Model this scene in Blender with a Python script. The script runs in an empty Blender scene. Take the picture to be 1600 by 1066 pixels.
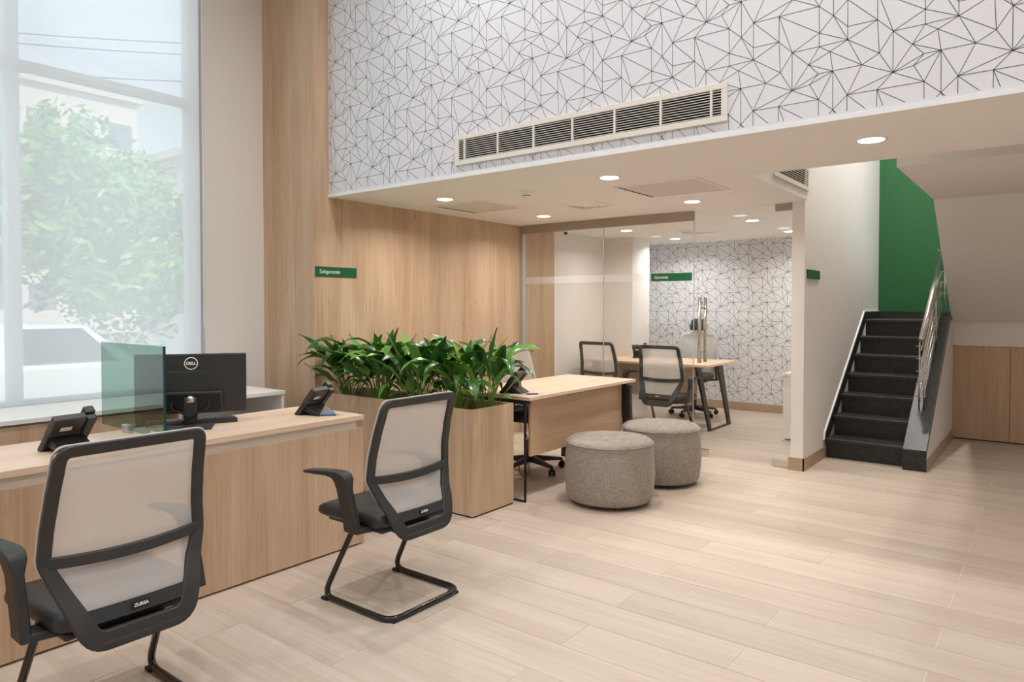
import bpy, math, random
from mathutils import Vector, Matrix
random.seed(7)
sc = bpy.context.scene
COL = sc.collection
PI = math.pi

# ------------------------------------------------------------------ camera, world, sun, exposure
FPX = 1090.0
cam_d = bpy.data.cameras.new('camera'); cam = bpy.data.objects.new('camera', cam_d); COL.objects.link(cam)
cam_d.sensor_fit = 'HORIZONTAL'; cam_d.sensor_width = 36.0; cam_d.lens = FPX / 1600 * 36
cam_d.shift_y = (500.83 - 533.0) / 1600
cam.location = (0, 0, 1.37)
cam.rotation_euler = (math.radians(90 - 1.2), 0, math.atan(845 / 1090))
cam_d.clip_start = 0.05; cam_d.clip_end = 300
sc.camera = cam

world = bpy.data.worlds.new('World'); sc.world = world; world.use_nodes = True
bg = world.node_tree.nodes['Background']
bg.inputs[0].default_value = (0.78, 0.88, 1.0, 1); bg.inputs[1].default_value = 1.5
sun_d = bpy.data.lights.new('sun', 'SUN'); sun = bpy.data.objects.new('sun', sun_d); COL.objects.link(sun)
sun_d.energy = 7.0; sun_d.angle = math.radians(1.5); sun_d.color = (1, 0.95, 0.86)
sun.rotation_euler = (math.radians(12), math.radians(38), 0); sun.location = (0, 0, 30)

sc.view_settings.view_transform = 'Standard'; sc.view_settings.look = 'None'
sc.view_settings.exposure = 0.0; sc.view_settings.gamma = 1.0; sc.view_settings.use_curve_mapping = False
LOW_W = 10.5      # watts of each downlight in the low ceiling
HIGH_W = 20.5     # watts of each downlight in the high ceiling
LOW_COL = (1.0, 0.955, 0.90); HIGH_COL = (0.97, 0.985, 1.0)

# ------------------------------------------------------------------ helpers
class MB:
    def __init__(s): s.v = []; s.f = []; s.m = []
    def add(s, vs, fs, mi=0):
        o = len(s.v); s.v += [tuple(p) for p in vs]
        for f in fs: s.f.append(tuple(i + o for i in f)); s.m.append(mi)
    def box(s, x0, x1, y0, y1, z0, z1, mi=0):
        s.add([(x0,y0,z0),(x1,y0,z0),(x1,y1,z0),(x0,y1,z0),(x0,y0,z1),(x1,y0,z1),(x1,y1,z1),(x0,y1,z1)],
              [(0,3,2,1),(4,5,6,7),(0,1,5,4),(1,2,6,5),(2,3,7,6),(3,0,4,7)], mi); return s
    def hexa(s, p, mi=0):
        s.add(p, [(0,3,2,1),(4,5,6,7),(0,1,5,4),(1,2,6,5),(2,3,7,6),(3,0,4,7)], mi); return s
    def prism(s, poly, axis, a, b, mi=0):
        n = len(poly)
        def P(u, w, t):
            return {'x': (t,u,w), 'y': (u,t,w), 'z': (u,w,t)}[axis]
        vs = [P(u,w,a) for u,w in poly] + [P(u,w,b) for u,w in poly]
        fs = [tuple(range(n-1,-1,-1)), tuple(range(n,2*n))] + [(i,(i+1)%n,n+(i+1)%n,n+i) for i in range(n)]
        s.add(vs, fs, mi); return s
    def tube(s, pts, r, n=10, closed=False, cap=True, mi=0):
        pts = [Vector(p) for p in pts]; m = len(pts); rs = r if isinstance(r, (list,tuple)) else [r]*m
        rings = []; up = None
        for i, p in enumerate(pts):
            a = pts[(i-1) % m] if (closed or i > 0) else p; b = pts[(i+1) % m] if (closed or i < m-1) else p
            t = (b-a).normalized()
            if up is None:
                up = Vector((0,0,1)) if abs(t.z) < .9 else Vector((1,0,0))
            u = (up - t*up.dot(t)).normalized(); w = t.cross(u); up = u
            rings.append([p + (u*math.cos(2*PI*k/n) + w*math.sin(2*PI*k/n))*rs[i] for k in range(n)])
        vs = [q for g in rings for q in g]; fs = []
        for i in range(m if closed else m-1):
            j = (i+1) % m
            fs += [(i*n+k, i*n+(k+1)%n, j*n+(k+1)%n, j*n+k) for k in range(n)]
        if cap and not closed: fs += [tuple(range(n-1,-1,-1)), tuple((m-1)*n+k for k in range(n))]
        s.add(vs, fs, mi); return s
    def lathe(s, prof, n=32, c=(0,0), mi=0):
        vs = []; fs = []; m = len(prof)
        for r, z in prof:
            vs += [(c[0]+r*math.cos(2*PI*k/n), c[1]+r*math.sin(2*PI*k/n), z) for k in range(n)]
        for i in range(m-1): fs += [(i*n+k, i*n+(k+1)%n, (i+1)*n+(k+1)%n, (i+1)*n+k) for k in range(n)]
        fs += [tuple(range(n-1,-1,-1)), tuple((m-1)*n+k for k in range(n))]
        s.add(vs, fs, mi); return s
    def grid(s, P, nu, nv, mi=0):
        vs = [P(i/nu, j/nv) for j in range(nv+1) for i in range(nu+1)]
        fs = [(j*(nu+1)+i, j*(nu+1)+i+1, (j+1)*(nu+1)+i+1, (j+1)*(nu+1)+i) for j in range(nv) for i in range(nu)]
        s.add(vs, fs, mi); return s
    def build(s, name, mat, parent=None, smooth=False, bevel=0, off=None, seg=2):
        vs = s.v
        if off is not None: vs = [(a-off[0], b-off[1], c-off[2]) for a,b,c in vs]
        me = bpy.data.meshes.new(name); me.from_pydata(vs, [], s.f)
        mats = mat if isinstance(mat, (list,tuple)) else [mat]
        for k in mats: me.materials.append(M[k] if isinstance(k, str) else k)
        if len(mats) > 1: me.polygons.foreach_set('material_index', s.m)
        if smooth: me.polygons.foreach_set('use_smooth', [True]*len(me.polygons))
        if smooth == 'auto': me.set_sharp_from_angle(angle=math.radians(42))
        me.update()
        o = bpy.data.objects.new(name, me); COL.objects.link(o)
        if parent is not None: o.parent = parent
        if bevel:
            b = o.modifiers.new('bevel', 'BEVEL'); b.width = bevel; b.segments = seg; b.limit_method = 'ANGLE'; b.angle_limit = math.radians(40)
            b.harden_normals = False
        return o

def tag(o, label=None, cat=None, group=None, kind=None):
    if label: o['label'] = label
    if cat: o['category'] = cat
    if group: o['group'] = group
    if kind: o['kind'] = kind
    return o
def thing(name, label, cat, loc=(0,0,0), rz=0, group=None):
    o = bpy.data.objects.new(name, None); COL.objects.link(o); o.location = loc; o.rotation_euler = (0,0,rz)
    o.empty_display_size = .1
    return tag(o, label, cat, group)
def B(x0,x1,y0,y1,z0,z1): return MB().box(x0,x1,y0,y1,z0,z1)
def struct(name, mb, mat, label=None, bevel=0):
    return tag(mb.build(name, mat, bevel=bevel), label, kind='structure')
def copy_tree(o, parent=None):
    c = o.copy(); COL.objects.link(c); c.parent = parent
    for ch in list(o.children): copy_tree(ch, c)
    return c
def text_mesh(s, size, name, mat, parent, loc, rot, depth=.0006, align='LEFT', bold=0):
    cu = bpy.data.curves.new('t', 'FONT'); cu.body = s; cu.size = size; cu.extrude = depth; cu.align_x = align; cu.align_y = 'CENTER'
    cu.offset = bold
    ob = bpy.data.objects.new('t', cu); COL.objects.link(ob)
    dg = bpy.context.evaluated_depsgraph_get()
    me = bpy.data.meshes.new_from_object(ob.evaluated_get(dg)); bpy.data.objects.remove(ob); me.name = name
    me.materials.clear(); me.materials.append(M[mat])
    o = bpy.data.objects.new(name, me); COL.objects.link(o); o.parent = parent; o.location = loc; o.rotation_euler = rot
    return o
def arc(c, r, a0, a1, n):   # points on an arc in 2-D
    return [(c[0]+r*math.cos(a0+(a1-a0)*i/n), c[1]+r*math.sin(a0+(a1-a0)*i/n)) for i in range(n+1)]
def round_poly(pts, rad, n=5):
    out = []; m = len(pts)
    for i, p in enumerate(pts):
        p = Vector(p); a = Vector(pts[i-1]); b = Vector(pts[(i+1) % m]); r = rad[i] if isinstance(rad, (list,tuple)) else rad
        if r <= 0: out.append(tuple(p)); continue
        d0 = (a-p).normalized(); d1 = (b-p).normalized()
        ang = d0.angle(d1); t = min(r/math.tan(ang/2), .48*(a-p).length, .48*(b-p).length)
        p0 = p+d0*t; p1 = p+d1*t
        for k in range(n+1):
            u = k/n; out.append(tuple(p0*(1-u)**2 + p*2*u*(1-u) + p1*u*u))
    return out
def smooth_path(pts, r, n=5):   # open 3-D path with rounded corners
    out = [tuple(pts[0])]
    for i in range(1, len(pts)-1):
        p = Vector(pts[i]); a = Vector(pts[i-1]); b = Vector(pts[i+1])
        d0 = (a-p); d1 = (b-p); t = min(r, .48*d0.length, .48*d1.length)
        p0 = p+d0.normalized()*t; p1 = p+d1.normalized()*t
        for k in range(n+1):
            u = k/n; out.append(tuple(p0*(1-u)**2 + p*2*u*(1-u) + p1*u*u))
    out.append(tuple(pts[-1])); return out

# ------------------------------------------------------------------ materials
M = {}
def srgb(r, g, b):
    f = lambda c: (c/255/12.92 if c/255 <= .04045 else ((c/255+.055)/1.055)**2.4)
    return (f(r), f(g), f(b), 1)
def new(name):
    m = bpy.data.materials.new(name); m.use_nodes = True; M[name] = m
    nt = m.node_tree; return m, nt, nt.nodes['Principled BSDF'], nt.nodes['Material Output']
def plain(name, col, rough=.5, metal=0, spec=.5, bump=0, bscale=200, var=0, vscale=3, coat=0):
    m, nt, p, out = new(name); N = nt.nodes; L = nt.links
    p.inputs['Base Color'].default_value = col; p.inputs['Roughness'].default_value = rough
    p.inputs['Metallic'].default_value = metal; p.inputs['Specular IOR Level'].default_value = spec
    p.inputs['Coat Weight'].default_value = coat
    tc = N.new('ShaderNodeTexCoord')
    nz = N.new('ShaderNodeTexNoise'); nz.inputs['Scale'].default_value = vscale; nz.inputs['Detail'].default_value = 3
    L.new(tc.outputs['Object'], nz.inputs['Vector'])
    if True:
        mx = N.new('ShaderNodeMix'); mx.data_type = 'RGBA'; v = max(var, .012)
        mx.inputs['A'].default_value = tuple(c*(1-v) for c in col[:3])+(1,); mx.inputs['B'].default_value = tuple(min(1, c*(1+v)) for c in col[:3])+(1,)
        L.new(nz.outputs['Fac'], mx.inputs['Factor']); L.new(mx.outputs['Result'], p.inputs['Base Color'])
    if bump:
        n2 = N.new('ShaderNodeTexNoise'); n2.inputs['Scale'].default_value = bscale; L.new(tc.outputs['Object'], n2.inputs['Vector'])
        b = N.new('ShaderNodeBump'); b.inputs['Strength'].default_value = bump; b.inputs['Distance'].default_value = .002
        L.new(n2.outputs['Fac'], b.inputs['Height']); L.new(b.outputs['Normal'], p.inputs['Normal'])
    return m
def wood(name, axis, light, dark, rough=.5, random_off=False, sc_=(1,1,1), contrast=.5):
    m, nt, p, out = new(name); N = nt.nodes; L = nt.links
    tc = N.new('ShaderNodeTexCoord'); vec = tc.outputs['Object']
    if random_off:
        oi = N.new('ShaderNodeObjectInfo'); mu = N.new('ShaderNodeVectorMath'); mu.operation = 'SCALE'; mu.inputs[0].default_value = (37, 53, 19)
        L.new(oi.outputs['Random'], mu.inputs['Scale'])
        ad = N.new('ShaderNodeVectorMath'); L.new(vec, ad.inputs[0]); L.new(mu.outputs[0], ad.inputs[1]); vec = ad.outputs[0]
    def mapped(s_along, s_across):
        mp = N.new('ShaderNodeMapping'); sc3 = [s_across]*3; sc3['XYZ'.index(axis)] = s_along
        mp.inputs['Scale'].default_value = sc3; L.new(vec, mp.inputs['Vector']); return mp.outputs[0]
    def noise(s_along, s_across, det, dist=0):
        n = N.new('ShaderNodeTexNoise'); n.inputs['Scale'].default_value = 1; n.inputs['Detail'].default_value = det
        n.inputs['Distortion'].default_value = dist; n.inputs['Roughness'].default_value = .6
        L.new(mapped(s_along, s_across), n.inputs['Vector']); return n.outputs['Fac']
    broad = noise(.55, 5.5, 3, .6); fine = noise(1.6, 55, 4, .2); fib = noise(5, 260, 2)
    knot = noise(3.0, 9.0, 2, 1.5)
    def ramp(fac, lo, hi):
        r = N.new('ShaderNodeMapRange'); r.inputs['From Min'].default_value = lo; r.inputs['From Max'].default_value = hi; L.new(fac, r.inputs['Value']); return r.outputs[0]
    def mth(op, a, b):
        n = N.new('ShaderNodeMath'); n.operation = op; n.use_clamp = True
        for i, q in enumerate((a, b)):
            if isinstance(q, (int, float)): n.inputs[i].default_value = q
            else: L.new(q, n.inputs[i])
        return n.outputs[0]
    f = mth('ADD', mth('MULTIPLY', ramp(broad, .32, .68), .48), mth('MULTIPLY', ramp(fine, .3, .7), .36))
    f = mth('ADD', f, mth('MULTIPLY', ramp(fib, .25, .75), .16))
    f = mth('ADD', f, mth('MULTIPLY', ramp(knot, .66, .78), .35))
    mx = N.new('ShaderNodeMix'); mx.data_type = 'RGBA'; mx.inputs['A'].default_value = light; mx.inputs['B'].default_value = dark
    L.new(f, mx.inputs['Factor'])
    col = mx.outputs['Result']
    if random_off:
        hs = N.new('ShaderNodeHueSaturation'); r2 = N.new('ShaderNodeMapRange'); r2.inputs['To Min'].default_value = .95; r2.inputs['To Max'].default_value = 1.05
        L.new(oi.outputs['Random'], r2.inputs['Value']); L.new(r2.outputs[0], hs.inputs['Value']); L.new(col, hs.inputs['Color']); col = hs.outputs['Color']
    L.new(col, p.inputs['Base Color']); p.inputs['Roughness'].default_value = rough
    b = N.new('ShaderNodeBump'); b.inputs['Strength'].default_value = .12; b.inputs['Distance'].default_value = .001
    L.new(fine, b.inputs['Height']); L.new(b.outputs['Normal'], p.inputs['Normal'])
    return m
def glass(name, tint, f0=.05, rough=0.0, refl=(1,1,1,1), maxr=1.0):
    m, nt, p, out = new(name); N = nt.nodes; L = nt.links; N.remove(p)
    tr = N.new('ShaderNodeBsdfTransparent'); tr.inputs[0].default_value = tint
    gl = N.new('ShaderNodeBsdfGlossy'); gl.inputs['Roughness'].default_value = rough; gl.inputs[0].default_value = refl
    lw = N.new('ShaderNodeLayerWeight'); lw.inputs[0].default_value = .5
    pw = N.new('ShaderNodeMath'); pw.operation = 'POWER'; pw.inputs[1].default_value = 5; L.new(lw.outputs['Facing'], pw.inputs[0])
    ma = N.new('ShaderNodeMath'); ma.operation = 'MULTIPLY_ADD'; ma.inputs[1].default_value = (1-f0)*maxr; ma.inputs[2].default_value = f0; L.new(pw.outputs[0], ma.inputs[0])
    mx = N.new('ShaderNodeMixShader'); L.new(ma.outputs[0], mx.inputs[0]); L.new(tr.outputs[0], mx.inputs[1]); L.new(gl.outputs[0], mx.inputs[2])
    L.new(mx.outputs[0], out.inputs['Surface']); return m
def veil(name, col, alpha, transl=.6, rough=.6):   # thin woven fabric: part open, part fibre that scatters
    m, nt, p, out = new(name); N = nt.nodes; L = nt.links; N.remove(p)
    tr = N.new('ShaderNodeBsdfTransparent'); df = N.new('ShaderNodeBsdfDiffuse'); tl = N.new('ShaderNodeBsdfTranslucent')
    df.inputs[0].default_value = col; tl.inputs[0].default_value = col
    a = N.new('ShaderNodeMixShader'); a.inputs[0].default_value = transl; L.new(df.outputs[0], a.inputs[1]); L.new(tl.outputs[0], a.inputs[2])
    b = N.new('ShaderNodeMixShader'); b.inputs[0].default_value = alpha; L.new(tr.outputs[0], b.inputs[1]); L.new(a.outputs[0], b.inputs[2])
    L.new(b.outputs[0], out.inputs['Surface']); return m
def emit(name, col, s):
    m, nt, p, out = new(name); p.inputs['Base Color'].default_value = (1,1,1,1)
    p.inputs['Emission Color'].default_value = col; p.inputs['Emission Strength'].default_value = s; return m

OAK_L, OAK_D = srgb(220,193,164), srgb(172,138,106)
wood('oak_vertical', 'Z', OAK_L, OAK_D, .5)
wood('oak_along_y', 'Y', srgb(234,210,188), srgb(206,176,148), .45)
wood('oak_along_x', 'X', srgb(234,210,188), srgb(206,176,148), .45)
wood('oak_side_y', 'Y', srgb(216,184,152), srgb(182,146,114), .45)
wood('oak_panel', 'Z', srgb(216,189,160), srgb(180,147,116), .5)
wood('tile', 'X', srgb(207,193,179), srgb(180,162,144), .5, random_off=True)
wood('tile_base', 'X', srgb(196,170,144), srgb(168,140,114), .4)
plain('grout', srgb(226,214,198), .7)
plain('white_paint', srgb(236,231,226), .7)
plain('ceiling_paint', srgb(246,242,239), .8)
plain('hatch_grey', srgb(222,214,206), .7)
plain('wallpaper', srgb(226,226,230), .65)
plain('print_ink', srgb(66,72,70), .7)
plain('green_paint', srgb(24,88,42), .6)
plain('trim_white', srgb(240,240,240), .5)
plain('white_laminate', srgb(238,236,232), .35)
plain('white_strip', srgb(226,218,208), .45)
plain('black_plastic', srgb(46,46,46), .5, bump=.08, bscale=900)
plain('black_gloss', srgb(16,16,17), .22)
plain('black_metal', srgb(28,28,28), .42)
plain('tube_black', srgb(20,20,20), .22, coat=.3)
plain('black_leather', srgb(44,46,48), .42, bump=.1, bscale=300)
plain('black_fabric', srgb(48,48,50), .85, bump=.3, bscale=600)
plain('phone_grey', srgb(62,58,54), .45)
plain('phone_dark', srgb(38,36,35), .4)
plain('grey_plastic', srgb(196,190,186), .5)
plain('chrome', srgb(215,212,205), .18, metal=1)
plain('steel', srgb(205,200,192), .25, metal=1)
plain('alu_brown', srgb(172,158,142), .45, metal=.4)
plain('alu', srgb(200,200,200), .35, metal=.8)
plain('grille_white', srgb(232,226,216), .45)
plain('dark_void', srgb(14,12,11), .9)
plain('sign_green', srgb(14,94,52), .3)
plain('text_white', srgb(244,244,240), .6)
plain('label_white', srgb(225,220,212), .6)
plain('tag_red', srgb(150,40,60), .5)
plain('pen_blue', srgb(30,90,170), .4)
plain('cable_black', srgb(22,22,22), .5)
plain('soil', srgb(42,32,24), .95, bump=.6, bscale=60)
plain('pot_dark', srgb(50,52,50), .5)
plain('stem_green', srgb(120,150,62), .5)
plain('leaf_dark', srgb(52,98,40), .30, var=.25, vscale=9)
plain('leaf_mid', srgb(86,142,54), .32, var=.22, vscale=9)
plain('leaf_light', srgb(136,178,78), .36, var=.2, vscale=9)
plain('frame_pale', srgb(214,220,226), .4)
plain('asphalt', srgb(150,150,150), .9, var=.1)
plain('paving', srgb(205,200,192), .9, var=.06)
plain('car_white', srgb(240,242,244), .2, coat=.5)
plain('car_glass', srgb(40,50,60), .35)
plain('rubber', srgb(28,28,28), .8)
plain('bark', srgb(92,76,62), .9)
plain('concrete_pale', srgb(214,206,200), .85)
plain('pane_dark', srgb(120,128,140), .2)
plain('tree_leaf', srgb(120,168,76), .5, var=.3, vscale=2)
emit('lamp_face', (1, .95, .88, 1), 6.0)
glass('clear_glass', (.975,.985,.98,1), .045)
glass('window_glass', (.96,.98,.98,1), .05)
glass('green_glass', (.46,.61,.535,1), .13)
plain('glass_edge', srgb(20,70,66), .15)
veil('blind_sheer', (.97,.965,.955,1), .76, .95)
veil('mesh_pale', (.84,.80,.77,1), .66, .35)
veil('mesh_grey', (.66,.64,.62,1), .74, .3)
veil('frost', (.95,.95,.95,1), .16, .4)
# woven linen for the ottomans
m, nt, p, out = new('linen'); N = nt.nodes; L = nt.links
tc = N.new('ShaderNodeTexCoord'); 
def nz(scale3, det=2):
    mp = N.new('ShaderNodeMapping'); mp.inputs['Scale'].default_value = scale3; L.new(tc.outputs['Object'], mp.inputs[0])
    n = N.new('ShaderNodeTexNoise'); n.inputs['Scale'].default_value = 1; n.inputs['Detail'].default_value = det; L.new(mp.outputs[0], n.inputs[0]); return n.outputs['Fac']
a1 = nz((300,300,14)); a2 = nz((25,25,330)); ad = N.new('ShaderNodeMath'); ad.operation = 'ADD'; L.new(a1, ad.inputs[0]); L.new(a2, ad.inputs[1])
mr = N.new('ShaderNodeMapRange'); mr.inputs['From Min'].default_value = .7; mr.inputs['From Max'].default_value = 1.3; L.new(ad.outputs[0], mr.inputs[0])
mx = N.new('ShaderNodeMix'); mx.data_type = 'RGBA'; mx.inputs['A'].default_value = srgb(124,114,104); mx.inputs['B'].default_value = srgb(172,161,150)
L.new(mr.outputs[0], mx.inputs['Factor']); L.new(mx.outputs['Result'], p.inputs['Base Color']); p.inputs['Roughness'].default_value = .9
p.inputs['Sheen Weight'].default_value = .2
bu = N.new('ShaderNodeBump'); bu.inputs['Strength'].default_value = .25; bu.inputs['Distance'].default_value = .002; L.new(ad.outputs[0], bu.inputs['Height']); L.new(bu.outputs[0], p.inputs['Normal'])
# polished black granite with pale specks
m, nt, p, out = new('granite'); N = nt.nodes; L = nt.links
tc = N.new('ShaderNodeTexCoord'); n = N.new('ShaderNodeTexNoise'); n.inputs['Scale'].default_value = 140; n.inputs['Detail'].default_value = 4; L.new(tc.outputs['Object'], n.inputs[0])
cr = N.new('ShaderNodeValToRGB'); cr.color_ramp.elements[0].position = .5; cr.color_ramp.elements[0].color = srgb(26,25,24); cr.color_ramp.elements[1].position = .78; cr.color_ramp.elements[1].color = srgb(92,92,88)
L.new(n.outputs['Fac'], cr.inputs[0]); L.new(cr.outputs[0], p.inputs['Base Color']); p.inputs['Roughness'].default_value = .42
plain('granite_edge', srgb(130,130,126), .4)

# ------------------------------------------------------------------ the setting
XW = -4.58       # face of the wood-clad wall
ZC = 2.235       # low ceiling
ZH = 4.6         # high ceiling
YB = 3.52        # face of the wallpapered bulkhead
YG = 6.07        # glass front of the office
XE = 3.4; YS = -3.4

floor = struct('floor', B(-5.5, XE, YS, 9.3, -.1, -.0016), 'grout', 'pale wood-look plank tile floor')
# plank tiles 1.2 x 0.226 m, half-bond, long side along X
ROW = .2257; TL = 1.2; G = .0016
tile_me = {}
def tile(x0, x1, j):
    y0 = 3.228 + ROW*j; w = round(x1-x0, 3)
    if w not in tile_me:
        mb = B(-w/2+G, w/2-G, -ROW/2+G, ROW/2-G, -.006, 0); o = mb.build('floor_tile', 'tile', floor); tile_me[w] = o.data
    else:
        o = bpy.data.objects.new('floor_tile', tile_me[w]); COL.objects.link(o); o.parent = floor
    o.location = ((x0+x1)/2, y0+ROW/2, 0)
XL = -4.50; XR = .85
for j in range(-11, 26):
    ph = -.955 if j % 2 == 1 else -.355
    y = 3.228 + ROW*j
    xr = XR if y > 1.5 else XR
    k = math.floor((XL - ph)/TL); x = ph + k*TL
    xl = -3.3 if y < 2.5 else XL
    if y > 6.6: xr = .30
    while x < xr:
        x1 = x + TL
        if x1 > xl:
            tile(max(x, XL), min(x1, xr), j)
        x = x1
# the rest of the tiling, outside the picture or under the counter
rest = MB()
rest.box(-5.4, -3.95, YS, 9.1, -.005, -.0008)
rest.box(.85, XE, YS, 9.1, -.005, -.0008); rest.box(-4.0, .85, YS, .7, -.005, -.0008)
tag(rest.build('floor_tiling', 'tile_base', floor), kind='stuff')

# walls
wl = struct('wall_wood', B(XW-.12, XW, 3.378, YG-.03, 0, ZH), 'oak_vertical', 'oak-clad wall behind the planter with vertical grain')
struct('wall_wood_return', B(-5.27, XW-.12, 3.378, 3.50, 0, ZH), 'oak_vertical', 'oak-clad return wall facing the window corner')
struct('wall_wood_office', B(XW-.12, XW, YG-.03, 6.71, 0, ZC), 'oak_vertical', 'oak-clad strip of wall just inside the office glass')
struct('wall_office_left', B(XW-.12, XW, 6.71, 9.3, 0, ZC), 'white_paint', 'white side wall of the glazed office')
struct('wall_office_column', B(XW, -4.183, 7.868, 8.33, 0, ZC), 'white_paint', 'white square column against the office side wall')
wb = struct('wall_office_back', B(-4.7, -1.7, 9.08, 9.2, 0, ZC+.1), 'wallpaper', 'office back wall papered in a white and black line pattern')
struct('wall_window_pier', B(-5.5, -5.27, 2.86, 3.5, 0, ZH), 'white_paint', 'cream wall pier between window and oak cladding')
struct('wall_window_below', B(-5.5, -5.27, YS, 2.86, 0, .70), 'white_paint')
struct('wall_window_above', B(-5.5, -5.27, YS, 2.86, 4.45, ZH), 'white_paint')
struct('wall_window_end', B(-5.5, -5.27, YS, -2.6, .70, 4.45), 'white_paint')
struct('wall_south', B(-5.5, XE, YS-.12, YS, 0, ZH), 'white_paint')
struct('wall_east', B(XE, XE+.12, YS, 9.3, 0, ZH), 'white_paint')
struct('ceiling_high', B(-5.5, XE, YS, 9.3, ZH, ZH+.15), 'ceiling_paint')
struct('ceiling', MB().box(XW, -1.603, YB+.1, YG-.05, ZC, ZC+.2).box(XW, -1.70, YG-.05, 9.3, ZC, ZC+.2).box(-1.603, XE, YB+.1, 4.63, ZC, ZC+.2).box(XW, XE, YB+.001, YB+.1, ZC, ZC+.003), 'ceiling_paint', 'low peach-lit plaster ceiling under the mezzanine')
bulk = struct('wall_bulkhead', B(XW, XE, YB, YB+.1, ZC+.004, ZH), 'wallpaper', 'high bulkhead wall papered in a geometric black line pattern')
struct('trim_1', B(XW, XE, YB-.006, YB, ZC, ZC+.022), 'trim_white', 'thin white bead along the bottom of the papered bulkhead')
struct('wall_pier', B(-1.72, -1.62, YG-.05, 9.3, 0, ZH), 'white_paint', 'white wall pier between the glass office and the stairs')
struct('wall_void_left', B(-1.74, -1.60, 4.635, YG-.05, ZC+.002, ZH), 'white_paint', 'white wall of the stair void above the low ceiling')
struct('wall_green', B(-1.62, .6, 9.1, 9.3, 1.225, ZH), 'green_paint', 'dark green wall at the top of the stairs')
struct('wall_stair_soffit', MB().prism([(5.16,2.28),(6.95,2.28),(8.43,1.225),(8.5,1.225),(8.5,.96),(8.62,.96),(8.62,1.4),(7.1,2.5),(7.1,ZH),(5.16,ZH)], 'x', -.82, XE),
       'white_paint', 'pale sloping underside of the upper flight of stairs')
struct('wall_stair_side', MB().prism([(6.62,.0),(8.5,0),(8.5,1.22),(8.25,1.22),(6.62,.14)], 'x', -.825, -.81), 'white_paint', 'white triangular side wall under the stairs')
struct('wall_upper_front', B(-1.605, XE, 4.63, 4.68, ZC+.2, ZH), 'white_paint')
# baseboards
plain('skirting_tile', srgb(178,152,126), .45, var=.08, vscale=6)
struct('baseboard_pier', MB().box(-1.735, -1.605, YG-.062, YG-.05, 0, .105).box(-1.62, -1.607, YG-.062, 6.72, 0, .105), 'skirting_tile', 'beige tile baseboard round the white pier')
struct('baseboard_stair', B(-.81, -.80, 6.63, 8.5, 0, .095), 'skirting_tile', 'beige tile baseboard beside the stairs')
struct('baseboard_office', B(-4.5, -1.73, 9.067, 9.08, 0, .105), 'skirting_tile', 'beige tile baseboard under the office wallpaper')
struct('baseboard_left', B(XW, XW+.012, 6.75, 7.86, 0, .105), 'skirting_tile')

# printed line pattern of the wallpaper, one repeat about 0.435 m square
PN = dict(p=(0,0), q=(0,.183), z=(.076,.108), aa=(.121,.057), ab=(.082,.014), ac=(.185,.058), y=(.172,.151), x=(.124,.184), r=(.124,.248),
          s=(.122,.373), t=(.186,.314), u=(.248,.249), w=(.249,.188), v=(.373,.249), ad=(.31,.06), ae=(.381,.098), h=(.373,.372), f=(.248,.372))
PE = ('f h 0 0,f p 1 1,h p 1 1,f ac 0 1,f ad 0 1,f t 0 0,f u 0 0,f v 0 0,u v 0 0,u w 0 0,u t 0 0,v h 0 0,v w 0 0,v q 1 0,v ae 0 0,h q 1 0,h r 1 0,h s 1 0,'
      's r 0 0,s t 0 0,s p 0 1,s ab 0 1,s ac 0 1,t r 0 0,t w 0 0,t ac 0 1,r q 0 0,r w 0 0,r x 0 0,x q 0 0,x w 0 0,x y 0 0,x z 0 0,y w 0 0,y z 0 0,y ac 0 0,y ad 0 0,'
      'w ae 0 0,w ad 0 0,z q 0 0,z p 0 0,z aa 0 0,z ac 0 0,aa ac 0 0,aa p 0 0,aa ab 0 0,ab p 0 0,ab ac 0 0,ac ad 0 0,ad ae 0 0,ad p 1 0,ae p 1 0,ae q 1 0,p q 0 0')
PE = [e.split() for e in PE.split(',')]
def clip(a, b, x0, x1, z0, z1):
    t0, t1 = 0., 1.; dx, dz = b[0]-a[0], b[1]-a[1]
    for d, lo, hi, s in ((dx, x0, x1, a[0]), (dz, z0, z1, a[1])):
        if abs(d) < 1e-9:
            if s < lo or s > hi: return None
            continue
        u, v = (lo-s)/d, (hi-s)/d
        if u > v: u, v = v, u
        t0, t1 = max(t0, u), min(t1, v)
    if t0 >= t1: return None
    return (a[0]+dx*t0, a[1]+dz*t0), (a[0]+dx*t1, a[1]+dz*t1)
def pattern(parent, ox, oz, x0, x1, z0, z1, yface, wline, px=.4345, pz=.437, holes=()):
    mb = MB(); k = .437
    for i in range(math.floor((x0-ox)/px)-1, math.ceil((x1-ox)/px)+1):
        for j in range(math.floor((z0-oz)/pz)-1, math.ceil((z1-oz)/pz)+1):
            for a, b, di, dj in PE:
                A = (ox+(PN[a][0]/k+i)*px, oz+(PN[a][1]/k+j)*pz)
                Bq = (ox+(PN[b][0]/k+i+int(di))*px, oz+(PN[b][1]/k+j+int(dj))*pz)
                c = clip(A, Bq, x0, x1, z0, z1)
                if not c: continue
                (ax, az), (bx, bz) = c; dx, dz = bx-ax, bz-az; l = math.hypot(dx, dz)
                if l < 1e-4: continue
                nx, nz_ = -dz/l*wline/2, dx/l*wline/2
                y = yface-.0006
                mb.add([(ax-nx,y,az-nz_),(bx-nx,y,bz-nz_),(bx+nx,y,bz+nz_),(ax+nx,y,az+nz_)], [(0,1,2,3)])
    return tag(mb.build('printed_lines', 'print_ink', parent), 'fine black printed lines of the wallpaper', kind='stuff')
pattern(bulk, -.578, 2.412, XW, XE-1.2, 2.272, ZH, YB, .0026)
pattern(wb, -3.079, .484, -4.58, -1.75, .11, ZC, 9.08, .0040)

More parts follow.
